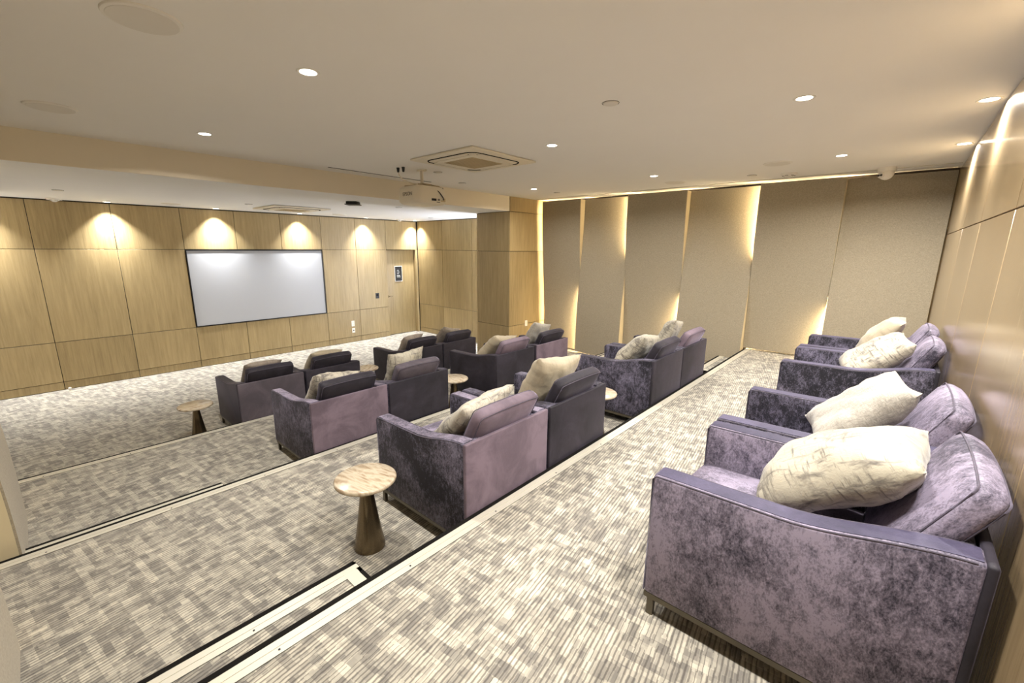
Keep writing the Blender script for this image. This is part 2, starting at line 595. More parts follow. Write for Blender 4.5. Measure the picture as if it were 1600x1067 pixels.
# door
dr = tag(MB().box(XF - 0.14, XF - 0.095, 6.24, 7.125, 0.012, 2.214).build('door_1', M['wood'], bevel=0.002), 'flush oak door in a recess at the right end of the screen wall', 'door', kind='structure')
sg = MB().box(XF - 0.095, XF - 0.087, 6.515, 6.745, 1.405, 1.805).build('door_sign', M['white_text'], dr)
MB().box(XF - 0.088, XF - 0.084, 6.527, 6.733, 1.420, 1.792).build('sign_plate', M['black'], sg)
ic = MB()
ic.tube([(XF - 0.083, 6.59, 1.60), (XF - 0.083, 6.59, 1.70), (XF - 0.083, 6.625, 1.70), (XF - 0.083, 6.64, 1.65), (XF - 0.083, 6.625, 1.60)], 0.005, 6, True)
ic.build('sign_icon', M['white_text'], sg)
tx = MB()
for r, (za, n) in enumerate(((1.545, 4), (1.515, 6))):
    yy = 6.575
    for k in range(n):
        wd = 0.026 if r == 0 else 0.018
        tx.box(XF - 0.084, XF - 0.0825, yy, yy + wd * 0.75, za, za + (0.022 if r == 0 else 0.013))
        yy += wd
tx.build('sign_lettering', M['white_text'], sg)
hd = MB().box(XF - 0.097, XF - 0.092, 6.262, 6.302, 1.0, 1.06)
hd.tube([(XF - 0.095, 6.28, 1.03), (XF - 0.05, 6.28, 1.03), (XF - 0.045, 6.29, 1.03), (XF - 0.045, 6.39, 1.03)], 0.009, 8)
hd.build('door_handle', M['bronze'], dr)

# side wall of the front zone, column and far wall backing
ws = MB().box(XF - 0.15, CX0 + 0.02, YS + 0.018, YS + 0.3, 0, LC)
ws = struct('wall_side', ws, M['backing'], 'short oak panelled wall between the door and the column', 'wall')
XS = [XF + 0.02, -8.655, -7.58, -6.47]
for a, b in zip(XS[:-1], XS[1:]):
    panel_y(ws, YS + 0.006, a, b, Z[0] + 0.004, Z[1], M['wood'], 0.014, 'kick_panel')
    for q in range(1, 4):
        panel_y(ws, YS, a, b, Z[q], Z[q + 1], M['wood'])
co = MB().box(CX0 + 0.02, CX1 - 0.02, CY + 0.02, 7.5, 0, LC)
co.box(CX0 + 0.02, CX1 - 0.02, CY + 0.02, 7.5, LC, HC)
co = struct('wall_column', co, M['backing'], 'square oak clad column between the low ceiling and the fabric panels', 'column')
CZs = [(0.004, 0.765), (0.765, 2.222), (2.222, 2.955)]
for a, b in CZs:
    panel_y(co, CY, CX0, CX1, a, b, M['wood'])
    panel_x(co, CX1, 1, CY + 0.001, 7.42, a, b, M['wood'])
    panel_x(co, CX0, -1, CY + 0.02, 7.3, a, b, M['wood'])
panel_x(co, CX1, 1, CY + 0.001, 7.42, 2.955, HC, M['wood'])
MB().box(CX0 - 0.03, CX0 - 0.012, YS - 0.10, YS - 0.06, 0.05, 2.93).build('led_strip', M['led_cool'], co)

wr = struct('wall_far', MB().box(CX1 - 0.02, XB + 0.1, 7.44, 7.6, 0, HC), M['backing'], 'far wall behind the wavy fabric panels', 'wall')
wn = struct('wall_near', MB().box(XF - 0.15, XB + 0.1, -0.80, -0.56, 0, HC), M['ceiling'], 'plain near wall behind the wavy fabric panels', 'wall')
wb = struct('wall_back', MB().box(XB + 0.018, XB + 0.2, -0.75, 7.6, 0.5, HC), M['backing'], 'glossy oak panelled back wall behind the top row', 'wall')
YB = [-0.56, 0.63, 1.83, 3.03, 4.24, 5.44, 6.64, 7.43]
for a, b in zip(YB[:-1], YB[1:]):
    for z0, z1 in ((T[3] + 0.004, 2.466), (2.466, HC - 0.012)):
        panel_x(wb, XB, -1, a, b, z0, z1, M['wood_gloss'])

# ---- wavy fabric panels with a LED tape behind the left edge of each
def wave(z, z0, z1, sgn, amp=0.075):
    t = (z - z0) / (z1 - z0)
    return sgn * amp * math.cos(PI * min(1, max(0, (t - 0.02) / 0.96)))
def fabric_panel(parent, x0, x1, zb, sgn, yc, face, led='led'):
    """face=-1: looks towards -y. sgn>0: bottom set back, top forward"""
    N = 26; th = 0.045
    z0, z1 = 0.5, 3.18
    zb2 = zb + 0.028
    m = MB()
    prof = []
    for k in range(N + 1):
        z = zb2 + (z1 - zb2) * k / N
        y = yc - face * wave(z, z0, z1, sgn)
        prof.append((y, z))
    vs = []; fs = []
    for (y, z) in prof:
        vs += [(x0, y, z), (x1, y, z), (x1, y - face * th, z), (x0, y - face * th, z)]
    for k in range(N):
        a = 4 * k; b = a + 4
        for i in range(4):
            j = (i + 1) % 4
            fs.append((a + i, a + j, b + j, b + i))
    fs.append((0, 1, 2, 3)); fs.append((4 * N, 4 * N + 1, 4 * N + 2, 4 * N + 3))
    m.add(vs, fs)
    p = m.build('fabric_panel', M['fabric'], parent)
    vs = []; fs = []
    for (y, z) in prof:
        yd = y - face * 0.012
        ye = yd - face * 0.17
        vs += [(x1 + 0.0005, yd, z), (x1 + 0.003, yd, z), (x1 + 0.003, ye, z), (x1 + 0.0005, ye, z)]
    for k in range(N):
        a = 4 * k; b = a + 4
        for i in range(4):
            j = (i + 1) % 4
            fs.append((a + i, a + j, b + j, b + i))
    fs.append((0, 1, 2, 3)); fs.append((4 * N, 4 * N + 1, 4 * N + 2, 4 * N + 3))
    if abs(x1 - 0.332) > 0.01:
        MB().add(vs, fs).build('edge_return', M['panel_edge'], p)
    # LED tape
    vs = []; fs = []
    for (y, z) in prof:
        yb = y - face * (th + 0.004)
        vs += [(x0 + 0.012, yb, z), (x0 + 0.022, yb, z), (x0 + 0.022, yb - face * 0.014, z), (x0 + 0.012, yb - face * 0.014, z)]
    for k in range(N):
        a = 4 * k; b = a + 4
        for i in range(4):
            j = (i + 1) % 4
            fs.append((a + i, a + j, b + j, b + i))
    fs.append((0, 1, 2, 3)); fs.append((4 * N, 4 * N + 1, 4 * N + 2, 4 * N + 3))
    MB().add(vs, fs).build('led_strip', M[led], p)
    return p
PX = [-5.465, -4.575, -3.635, -2.63, -1.625, -0.66, 0.335]
zbs = [T[1], T[1], T[2], T[2], T[3], T[3]]
for k in range(6):
    fabric_panel(wr, PX[k] + 0.003, PX[k + 1] - 0.003, zbs[k], 1 if k % 2 == 0 else -1, YP, -1)
for k in range(6):
    fabric_panel(wn, PX[k] + 0.003, PX[k + 1] - 0.003, zbs[k], -1 if k % 2 == 1 else 1, YN - 0.03, 1, 'led_dim')
# slim metal trim along the ceiling in front of the panels
tag(MB().box(CX1 + 0.01, XB - 0.01, 7.03, 7.045, HC - 0.006, HC + 0.01).build('trim_1', M['nose']), 'slim metal trim in the ceiling along the fabric wall', 'trim', kind='structure')
tag(MB().box(-5.30, -5.285, 2.66, 4.22, HC - 0.004, HC + 0.01).build('trim_2', M['black']), 'thin dark slot in the ceiling behind the projector', 'slot', kind='structure')

# ================================================================== ARMCHAIRS
D, W, H1, H2 = 0.90, 0.762, 0.637, 0.716
HD, HW = D / 2, W / 2
AT = 0.10
def arm_top(x):        # height of the arm along the depth, x from the front
    t = min(1, max(0, (x - 0.42) / 0.46))
    return H1 + 0.006 * (x / 0.42 if x < 0.42 else 1) + (H2 - H1 - 0.006) * t * t * (3 - 2 * t)
def arm_mesh():
    prof = [(-HD, 0.102)]
    xs = [0.0] + [0.42 + 0.46 * k / 12 for k in range(13)]
    for x in xs:
        prof.append((x - HD, arm_top(x)))
    prof.append((0.88 - HD, 0.102))
    return MB().prism_y(prof, 0, AT).mesh('arm', M['v_back'], bevel=0.014, seg=3, ang=60)
def arm_pipe_mesh(yy):
    m = MB()
    pts = [(-HD - 0.001, yy, 0.11), (-HD - 0.001, yy, H1 - 0.02), (-HD + 0.012, yy, H1 - 0.006)]
    pts += [(x - HD, yy, arm_top(x) - 0.004) for x in [0.06 + 0.8 * k / 18 for k in range(19)]]
    m.tube(pts, 0.0032, 6)
    return m.mesh('piping', M['v_pipe'])
def cushion_mesh(lx, ly, lz, puff, mat, name, n=10):
    """box cushion: soft rounded corners, crowned faces (centred; lx thickness)"""
    bm = bmesh.new()
    bmesh.ops.create_cube(bm, size=1.0)
    bmesh.ops.subdivide_edges(bm, edges=bm.edges, cuts=n, use_grid_fill=True)
    for v in bm.verts:
        x, y, z = v.co * 2
        hx, hy, hz = lx / 2, ly / 2, lz / 2
        k = 0.03
        q = Vector((x * hx, y * hy, z * hz))
        c = Vector((max(-hx + k, min(hx - k, q.x)), max(-hy + k, min(hy - k, q.y)), max(-hz + k, min(hz - k, q.z))))
        d = q - c
        if d.length > 1e-6:
            q = c + d.normalized() * k
        cr = max(0.0, (1 - y * y)) ** 0.5 * max(0.0, (1 - z * z)) ** 0.5
        q.x += (1 if x > 0 else -1) * puff * cr * min(1, abs(x))
        q.z += 0.012 * math.copysign(1, z) * (1 - y * y) * abs(z) ** 3
        v.co = q
    for q in bm.faces:
        q.smooth = True
    me = bpy.data.meshes.new(name)
    bm.to_mesh(me); bm.free()
    me.materials.append(mat)
    return me
def ring(lx_off, ly, lz, r, mat):
    """welt round the cushion a little inside its front or rear face"""
    hy, hz, k = ly / 2 - 0.030, lz / 2 - 0.030, 0.0195
    pts = []
    for cy, cz, a0 in ((1, 1, 0), (-1, 1, 90), (-1, -1, 180), (1, -1, 270)):
        for i in range(4):
            a = math.radians(a0 + 30 * i)
            pts.append([cy * hy + k * math.cos(a), cz * hz + k * math.sin(a)])
        nxt = {0: (-1, 0), 90: (0, -1), 180: (1, 0), 270: (0, 1)}[a0]
        y1, z1 = pts[-1]
        L = 2 * (hy if nxt[0] else hz)
        for q in range(1, 6):
            pts.append([y1 + nxt[0] * L * q / 6, z1 + nxt[1] * L * q / 6])
    out = []
    for y, z in pts:
        zz = z + 0.012 * math.copysign(1, z) * max(0, 1 - (2 * y / ly) ** 2) * min(1, abs(2 * z / lz) * 1.05) ** 3
        out.append((lx_off, y, zz))
    return MB().tube(out, r, 6, True).mesh('piping', mat)

def boxing_mesh(mat):
    """the narrow top and front strip of an arm between its two welts"""
    e = 0.0016
    pts = [(-HD - e, 0.112), (-HD - e, H1 - 0.016), (-HD + 0.003, H1 - 0.004), (-HD + 0.014, H1 + e)]
    pts += [(x - HD, arm_top(x) + e) for x in [0.05 + 0.82 * q / 20 for q in range(21)]]
    y0, y1 = 0.0125, AT - 0.0125
    vs = []; fs = []
    for i, (x, z) in enumerate(pts):
        dx, dz = (0.004, 0.0) if i < 2 else ((0.003, -0.003) if i == 2 else (0.0, -0.004))
        vs += [(x, y0, z), (x, y1, z), (x + dx, y1, z + dz), (x + dx, y0, z + dz)]
    n = len(pts)
    for i in range(n - 1):
        for q in range(4):
            fs.append((4 * i + q, 4 * i + (q + 1) % 4, 4 * i + 4 + (q + 1) % 4, 4 * i + 4 + q))
    fs += [(0, 1, 2, 3), (4 * n - 4, 4 * n - 3, 4 * n - 2, 4 * n - 1)]
    return MB().add(vs, fs).mesh('top_strip', mat, ang=60)

def make_chair(mats, name='velvet_armchair'):
    arm_m, back_m, cush_m, seat_m = mats
    root = thing(name, '', '')
    am = CH['arm']
    for s in (-1, 1):
        a = obj('arm', am, root, (0, -HW if s < 0 else HW - AT, 0))
        for yy in (0.004, AT - 0.004):
            obj('piping', CH['pipe%d' % (yy > 0.05)], a)
        obj('top_strip', CH['strip'], a)
    obj('backrest', CH['back'], root)
    obj('back_panel', CH['rear'], root)
    obj('seat_base', CH['base'], root)
    obj('seat_cushion', CH['seat'], root)
    c = obj('back_cushion', CH['bcush'], root, (0.775 - HD, 0, 0.652), (0, math.radians(27), 0))
    obj('piping', CH['ring0'], c)
    obj('piping', CH['ring1'], c)
    obj('rail', CH['rail'], root)
    for sx in (-1, 1):
        for sy in (-1, 1):
            obj('leg', CH['leg'], root, (sx * (HD - 0.028), sy * (HW - 0.02), 0))
    return root
CH = {}
CH['arm'] = arm_mesh()
CH['pipe0'] = arm_pipe_mesh(0.004)
CH['pipe1'] = arm_pipe_mesh(AT - 0.004)
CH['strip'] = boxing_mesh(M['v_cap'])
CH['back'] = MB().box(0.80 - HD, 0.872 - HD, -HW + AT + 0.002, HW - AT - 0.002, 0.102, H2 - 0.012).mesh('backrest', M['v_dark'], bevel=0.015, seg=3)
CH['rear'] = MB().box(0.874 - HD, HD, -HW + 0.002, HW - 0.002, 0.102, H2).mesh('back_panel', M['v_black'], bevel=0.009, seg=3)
CH['base'] = MB().box(-HD + 0.012, 0.80 - HD, -HW + AT + 0.002, HW - AT - 0.002, 0.102, 0.268).mesh('seat_base', M['v_dark'], bevel=0.012, seg=2)
_s = cushion_mesh(0.18, W - 2 * AT - 0.008, 0.80, 0.014, M['v_back'], 'seat_cushion')
_s.transform(Matrix.Translation((0.0 - HD + 0.405, 0, 0.36)) @ Matrix.Rotation(PI / 2, 4, 'Y'))
CH['seat'] = _s
CL, CT = 0.47, 0.085
CH['bcush'] = cushion_mesh(CT, W - 2 * AT - 0.02, CL, 0.02, M['v_dark'], 'back_cushion')
CH['ring0'] = ring(-CT / 2 + 0.006, W - 2 * AT - 0.02, CL, 0.003, M['v_pipe'])
CH['ring1'] = ring(CT / 2 - 0.006, W - 2 * AT - 0.02, CL, 0.003, M['v_pipe'])
r_ = MB()
r_.box(-HD, HD - 0.01, -HW + 0.006, -HW + 0.03, 0.079, 0.102)
r_.box(-HD, HD - 0.01, HW - 0.03, HW - 0.006, 0.079, 0.102)
r_.box(-HD, -HD + 0.024, -HW + 0.03, HW - 0.03, 0.079, 0.102)
r_.box(HD - 0.034, HD - 0.01, -HW + 0.03, HW - 0.03, 0.079, 0.102)
CH['rail'] = r_.mesh('rail', M['rail'])
CH['leg'] = MB().box(-0.014, 0.014, -0.012, 0.012, 0.0, 0.08).mesh('leg', M['rail'], bevel=0.002, seg=1)

proto = make_chair((None,) * 4)
ROWX = [-5.457, -3.550, -1.612, 0.304]       # back faces of the rows
rows_y = [(1.446, 2.232, 3.740, 4.515), (1.460, 2.238, 3.790, 4.600), (1.469, 2.255, 3.930, 4.705), (1.536, 2.322, 3.969, 4.750)]
# rear panel / side / cushion tones: each chair's velvet sheen painted into its colour
NAP_SHEEN = [
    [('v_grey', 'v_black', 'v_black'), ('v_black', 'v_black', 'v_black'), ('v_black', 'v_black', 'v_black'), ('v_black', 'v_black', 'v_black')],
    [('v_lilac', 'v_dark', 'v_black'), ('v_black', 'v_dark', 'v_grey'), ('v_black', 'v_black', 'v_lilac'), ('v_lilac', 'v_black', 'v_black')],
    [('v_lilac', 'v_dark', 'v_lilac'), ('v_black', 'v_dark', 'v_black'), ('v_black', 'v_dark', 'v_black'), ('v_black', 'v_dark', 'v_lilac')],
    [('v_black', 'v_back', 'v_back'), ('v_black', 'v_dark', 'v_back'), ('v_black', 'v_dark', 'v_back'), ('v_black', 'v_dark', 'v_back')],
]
ROWN = ['front row', 'second row', 'third row', 'back row by the oak wall']
SEAT = ['nearest the camera', 'second from the camera', 'third from the camera', 'farthest from the camera']
LOOK = {'v_grey': 'grey-sheened', 'v_black': 'dark plum', 'v_lilac': 'lilac-sheened', 'v_back': 'lilac mottled', 'v_dark': 'dark mottled'}
chairs = {}
mesh_cache = {}
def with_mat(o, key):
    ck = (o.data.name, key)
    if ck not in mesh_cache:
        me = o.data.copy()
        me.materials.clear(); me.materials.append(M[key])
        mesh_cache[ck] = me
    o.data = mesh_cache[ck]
first = True
CHJ = random.Random(3)
for r in range(4):
    for k in range(4):
        c = proto if first else copy_tree(proto)
        first = False
        c.location = (ROWX[r] - HD, rows_y[r][k] + HW, T[r])
        c.rotation_euler = (0, 0, 0)
        rear, side, cush = NAP_SHEEN[r][k]
        look = LOOK[rear] if r < 3 else LOOK[side]
        tag(c, '%s velvet armchair, %s, in the %s' % (look, SEAT[k], ROWN[r]), 'armchair', 'velvet cinema armchairs in four rows')
        chairs[(r, k)] = c
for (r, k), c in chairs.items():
    rear, side, cush = NAP_SHEEN[r][k]
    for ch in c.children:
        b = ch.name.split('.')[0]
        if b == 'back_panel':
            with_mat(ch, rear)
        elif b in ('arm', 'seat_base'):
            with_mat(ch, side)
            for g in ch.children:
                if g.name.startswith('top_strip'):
                    with_mat(g, 'v_cap' if r == 3 else ('v_back' if k == 0 and r else side))  # arm-top sheen painted by colour: dark in the back row, lilac nearest
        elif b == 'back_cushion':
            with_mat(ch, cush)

# ================================================================== PILLOWS
def pillow_mesh(name, s, th, mat, seed, n=22):
    rd = random.Random(seed)
    ph = [rd.uniform(0, 6.28) for _ in range(8)]
    vs = []; fs = []
    idx = {}
    for side in (1, -1):
        for i in range(n + 1):
            for j in range(n + 1):
                u = -1 + 2 * i / n; v = -1 + 2 * j / n
                edge = i in (0, n) or j in (0, n)
                if edge and side < 0:
                    idx[(side, i, j)] = idx[(1, i, j)]
                    continue
                x = s / 2 * u * (1 - 0.10 * (1 - v * v) * abs(u) ** 2)
                y = s / 2 * v * (1 - 0.10 * (1 - u * u) * abs(v) ** 2)
                cr = 1 - 0.05 * (u * v) ** 4
                x *= cr; y *= cr
                e = (max(0, 1 - u * u) ** 0.48) * (max(0, 1 - v * v) ** 0.48)
                z = th / 2 * e
                wr = math.sin(7 * u + ph[0] + 2.5 * v) * math.sin(5 * v + ph[1]) * 0.010
                wr += math.sin(17 * u + ph[2]) * 0.006 * abs(v) ** 2 + math.sin(17 * v + ph[3]) * 0.006 * abs(u) ** 2
                z += wr * e ** 0.5
                z *= side
                z += 0.025 * math.sin(1.6 * u + ph[4]) + 0.02 * math.sin(1.9 * v + ph[5])
                idx[(side, i, j)] = len(vs)
                vs.append((x, y, z))
        for i in range(n):
            for j in range(n):
                q = (idx[(side, i, j)], idx[(side, i + 1, j)], idx[(side, i + 1, j + 1)], idx[(side, i, j + 1)])
                fs.append(q if side > 0 else q[::-1])
    return MB().add(vs, fs).mesh(name, mat, ang=80)
PIL = {}
def pillow(r, k, x, y, z, tilt, spin, yaw, key, label, s=0.50, th=0.20, seed=1):
    """x from the chair's front, y from its near side, z over its floor; tilt from lying flat towards leaning on the back"""
    ck = (key, s, th, seed)
    if ck not in PIL:
        PIL[ck] = pillow_mesh('throw_pillow', s, th, M[key], seed)
    o = obj('throw_pillow', PIL[ck])
    o.rotation_euler = (Matrix.Rotation(math.radians(yaw), 3, 'Z') @ Matrix.Rotation(-math.radians(tilt), 3, 'Y') @ Matrix.Rotation(math.radians(spin), 3, 'Z')).to_euler()
    c = chairs[(r, k)].location
    o.location = (c.x - HD + x, c.y - HW + y, c.z + z)
    tag(o, label, 'pillow', 'throw pillows on the armchairs')
PK = ['p_print', 'p_plain', 'p_silver', 'p_linen', 'p_grey']
BR = 'in the back row'
pillow(3, 0, 0.545, 0.43, 0.695, 41, 0, 0, 'p_print', 'large cream distressed-print pillow on the armchair nearest the camera in the back row', 0.54, 0.27, 1)
pillow(3, 1, 0.535, 0.41, 0.725, 39, 2, 10, 'p_linen', 'grey linen pillow on the second armchair in the back row', 0.50, 0.20, 2)
pillow(3, 2, 0.545, 0.38, 0.71, 44, 2, 4, 'p_silver', 'silver-flecked cream pillow on the third armchair in the back row', 0.50, 0.20, 3)
pillow(3, 3, 0.56, 0.38, 0.72, 48, -2, 4, 'p_plain', 'plain cream pillow on the farthest armchair in the back row', 0.50, 0.18, 4)
pillow(2, 0, 0.525, 0.38, 0.685, 42, 0, 2, 'p_silver', 'long cream pillow with silver print on the nearest third-row armchair', 0.54, 0.20, 5)
pillow(2, 1, 0.58, 0.39, 0.74, 56, 4, -6, 'p_plain', 'plain wrinkled beige pillow on the second armchair of the third row', 0.54, 0.20, 6)
pillow(2, 2, 0.54, 0.36, 0.70, 55, 6, 4, 'p_print', 'cream printed pillow on the third armchair of the third row', 0.50, 0.20, 7)
pillow(2, 3, 0.58, 0.38, 0.73, 62, 12, 4, 'p_print', 'cream printed pillow standing up on the farthest third-row armchair', 0.50, 0.18, 8)
pillow(1, 0, 0.54, 0.36, 0.66, 52, 4, 4, 'p_silver', 'cream silver-print pillow peeping over the nearest second-row armchair back', 0.50, 0.18, 9)
pillow(1, 1, 0.58, 0.38, 0.73, 66, 0, 2, 'p_print', 'cream pillow standing square behind the second armchair back of the second row', 0.50, 0.16, 10)
pillow(1, 2, 0.54, 0.36, 0.70, 55, 6, 4, 'p_plain', 'plump beige pillow on the third armchair of the second row', 0.52, 0.20, 11)
pillow(1, 3, 0.58, 0.38, 0.73, 60, 10, 4, 'p_linen', 'pale grey pillow on the farthest second-row armchair by the column', 0.50, 0.18, 12)
pillow(0, 0, 0.56, 0.36, 0.68, 58, 3, 3, 'p_grey', 'taupe pillow just showing over the nearest front-row armchair back', 0.48, 0.16, 13)
pillow(0, 1, 0.54, 0.38, 0.68, 55, 3, 3, 'p_plain', 'beige pillow showing over the second front-row armchair back', 0.50, 0.18, 14)
pillow(0, 2, 0.54, 0.34, 0.68, 55, 5, 4, 'p_grey', 'taupe pillow on the third front-row armchair', 0.48, 0.18, 15)
pillow(0, 3, 0.56, 0.34, 0.72, 60, 12, 6, 'p_grey', 'taupe pillow with an upright corner on the farthest front-row armchair', 0.50, 0.16, 16)

# ================================================================== SIDE TABLES
def make_table():
    root = thing('side_table', '', '')
    MB().lathe([(0.088, 0.0), (0.0905, 0.003), (0.0895, 0.02), (0.077, 0.09), (0.061, 0.19), (0.047, 0.29), (0.037, 0.37), (0.030, 0.408), (0.034, 0.420), (0.054, 0.434)], 40).build('pedestal', M['bronze'], root)
    MB().lathe([(0.0001, 0.434), (0.168, 0.434), (0.175, 0.440), (0.177, 0.448), (0.174, 0.456), (0.168, 0.46), (0.0001, 0.46)], 48, cap=False).build('tabletop', M['marble'], root)
    return root
tb = make_table()
TB = [(-2.134, 1.156, T[2], 'round marble side table on a bronze cone, nearest the camera in the third row'),
      (-5.898, 1.108, T[0], 'round side table on the flat floor left of the front-row armchairs'),
      (-5.894, 3.339, T[0], 'round side table between the front-row armchair pairs'),
      (-3.881, 3.364, T[1], 'round side table between the second-row armchair pairs'),
      (-1.930, 3.450, T[2], 'round side table between the third-row pairs, mostly hidden behind an armchair')]
for i, (x, y, z, lab) in enumerate(TB):
    o = tb if i == 0 else copy_tree(tb)
    o.location = (x, y, z)
    o.rotation_euler = (0, 0, i * 0.9)
    tag(o, lab, 'side table', 'marble side tables')

# ================================================================== CEILING FIXTURES
def lamp(parent, kind, power, size=0.09, col=(1, 0.962, 0.905), spot=1.3, blend=0.6, z=-0.012, name='lamp', spread=2.75):
    d = bpy.data.lights.new(name, kind)
    d.energy = power
    d.color = col
    if kind == 'AREA':
        d.shape = 'DISK'; d.size = size; d.spread = spread
    else:
        d.spot_size = spot; d.spot_blend = blend; d.shadow_soft_size = size / 2
    o = bpy.data.objects.new(name, d)
    COL.objects.link(o)
    o.parent = parent
    o.location = (0, 0, z)
    return o
DLM = {}
DLM['trim'] = MB().lathe([(0.045, -0.002), (0.058, -0.004), (0.062, -0.001), (0.062, 0.004), (0.045, 0.004)], 28, cap=False).mesh('trim_ring', M['white'])
DLM['lens'] = MB().lathe([(0.0001, -0.0015), (0.047, -0.0015), (0.047, 0.003), (0.0001, 0.003)], 28, cap=False).mesh('lens', M['lens'])
def downlight(x, y, z, label, group):
    t = thing('downlight', label, 'downlight', (x, y, z), group=group)
    obj('trim_ring', DLM['trim'], t)
    obj('lens', DLM['lens'], t)
    return t
GX, GY = (-4.60, -2.585, -0.611), (1.225, 3.506, 5.78)
gxn = ['near the ceiling drop', 'over the third row', 'over the back row']
gyn = ['closest to the camera', 'halfway to the fabric wall', 'close to the fabric wall']
for i, x in enumerate(GX):
    for j, y in enumerate(GY):
        if i == 0 and j == 1:
            continue                      # the projector hangs here
        d = downlight(x, y, HC, 'round recessed downlight %s, %s' % (gxn[i], gyn[j]), 'recessed downlights in the high ceiling')
        lamp(d, 'AREA', P_DOWN, 0.10)
for y, s in ((1.18, 'behind the nearest armchair'), (2.74, 'second from the camera'), (4.30, 'third from the camera'), (5.86, 'nearest the fabric wall')):
    d = downlight(0.262, y, HC, 'downlight tight against the oak back wall, %s' % s, 'downlights along the back wall')
    lamp(d, 'AREA', P_WALL, 0.09)
wy = (-0.45, 1.05, 2.556, 4.08, 5.62, 7.02)
wl = ['left of the picture edge', 'left of the screen', 'over the left half of the screen', 'over the right half of the screen', 'between screen and door', 'in the corner by the door']
for y, s in zip(wy, wl):
    d = downlight(XF + 0.17, y, LC, 'small spot washing the screen wall, %s' % s, 'wall washers above the screen wall')
    lamp(d, 'SPOT', P_WASH, 0.05, (1, 0.86, 0.66), 1.12, 0.45)
    lamp(d, 'AREA', P_FRONT_FILL, 0.09, (0.97, 0.98, 1.0), spread=1.6)  # added fill lamp, lifts the floor before the screen wall

def disc(name, x, y, z, r, mat, label, cat, h=0.006, group=None, part=None):
    t = thing(name, label, cat, (x, y, z), group=group)
    MB().lathe([(0.0001, -h), (r * 0.9, -h), (r * 0.97, -h * 0.7), (r, 0.0), (r, 0.004)], 40, cap=False).build(part or 'cover', mat, t)
    return t
SP = [(-2.54, 0.505, HC, 'large round ceiling speaker at the top left, near the camera'), (-4.56, 0.30, HC, 'round ceiling speaker near the ceiling drop at the far left'),
      (-1.185, 5.83, HC, 'round ceiling speaker near the dome camera'), (-2.588, 6.52, HC, 'round ceiling speaker beside the fabric wall, behind a downlight'),
      (-9.0, 1.79, LC, 'flat round speaker in the low ceiling left of the screen'), (-9.0, 4.69, LC, 'flat round speaker in the low ceiling right of the air unit')]
for x, y, z, lab in SP:
    t = disc('ceiling_speaker', x, y, z, 0.142, M['white'], lab, 'speaker', 0.010, 'ceiling speakers', 'rim')
    MB().lathe([(0.0001, -0.0115), (0.124, -0.0115), (0.126, -0.009)], 40, cap=False).build('grille', M['sprk'], t)
DS = [(-1.583, 2.785, HC, 'small round cover plate in the middle of the high ceiling'), (-1.602, 6.545, HC, 'small round cover plate beside the fabric wall'),
      (-4.586, 6.40, HC, 'small round cover plate near the column'), (-4.557, 3.75, HC, 'small round cover plate beside the projector mount'),
      (-5.017, 4.59, HC, 'small round cover plate right of the projector'),
      (-8.02, 0.44, LC, 'small round cover plate at the left of the low ceiling'), (-8.09, 2.65, LC, 'small round cover plate left of the low air unit'),
      (-6.6, 4.54, LC, 'small round cover plate below the projector'), (-8.2, 6.5, LC, 'small round cover plate near the column on the low ceiling')]
for x, y, z, lab in DS:
    t = disc('sprinkler_cover', x, y, z, 0.05, M['sprk'], lab, 'sprinkler cover', 0.008, 'concealed sprinkler covers', 'cover')
    MB().lathe([(0.053, 0.0), (0.055, -0.0025), (0.0565, 0.0)], 32, cap=False).build('gap_ring', M['lip'], t)

def cassette(x, y, z, label):
    t = thing('air_cassette', label, 'air conditioner', (x, y, z), group='ceiling air cassettes')
    s = 0.49
    # square fascia with rounded inner opening
    MB().box(-s, s, -s, s, -0.022, 0.0).build('fascia', M['cream'], t, bevel=0.012, seg=3)
    def rr(h, rad, zz, bow=0.0, n=8):
        pts = []
        for cx, cy, a0 in ((1, 1, 0), (-1, 1, 90), (-1, -1, 180), (1, -1, 270)):
            for i in range(n + 1):
                a = math.radians(a0 + 90 * i / n)
                pts.append((cx * (h - rad) + rad * math.cos(a), cy * (h - rad) + rad * math.sin(a), zz))
        return pts
    MB().tube(rr(0.385, 0.12, -0.022), 0.007, 6, True).build('air_gap', M['lip'], t)
    for a in range(4):
        m = MB()
        m.box(-0.25, 0.25, 0.315, 0.375, -0.031, -0.020)
        m.xform(Matrix.Rotation(a * PI / 2, 4, 'Z')).build('louvre', M['cream'], t, bevel=0.006)
        m = MB().box(-0.25, 0.25, 0.305, 0.311, -0.026, -0.021)
        m.xform(Matrix.Rotation(a * PI / 2, 4, 'Z')).build('air_slot', M['lip'], t)
    pts = rr(0.300, 0.06, 0)
    n = len(pts)
    m = MB().add([(p[0], p[1], -0.034) for p in pts] + [(p[0] * 1.03, p[1] * 1.03, -0.02) for p in pts],
                 [tuple(range(n))] + [(i, (i + 1) % n, n + (i + 1) % n, n + i) for i in range(n)])
    m.build('centre_panel', M['cream'], t)
    g = MB().box(-0.225, 0.225, -0.225, 0.225, -0.0375, -0.033).build('intake_grille', M['beige'], t)
    for k in range(14):
        yy = -0.205 + k * 0.0315
        MB().box(-0.215, 0.215, yy, yy + 0.012, -0.041, -0.037).build('grille_slat', M['beige'], g)
    return t
cassette(-3.64, 3.50, HC, 'square air conditioning cassette in the high ceiling behind the projector')
cassette(-8.28, 3.42, LC - 0.003, 'square air conditioning cassette in the low ceiling before the screen')

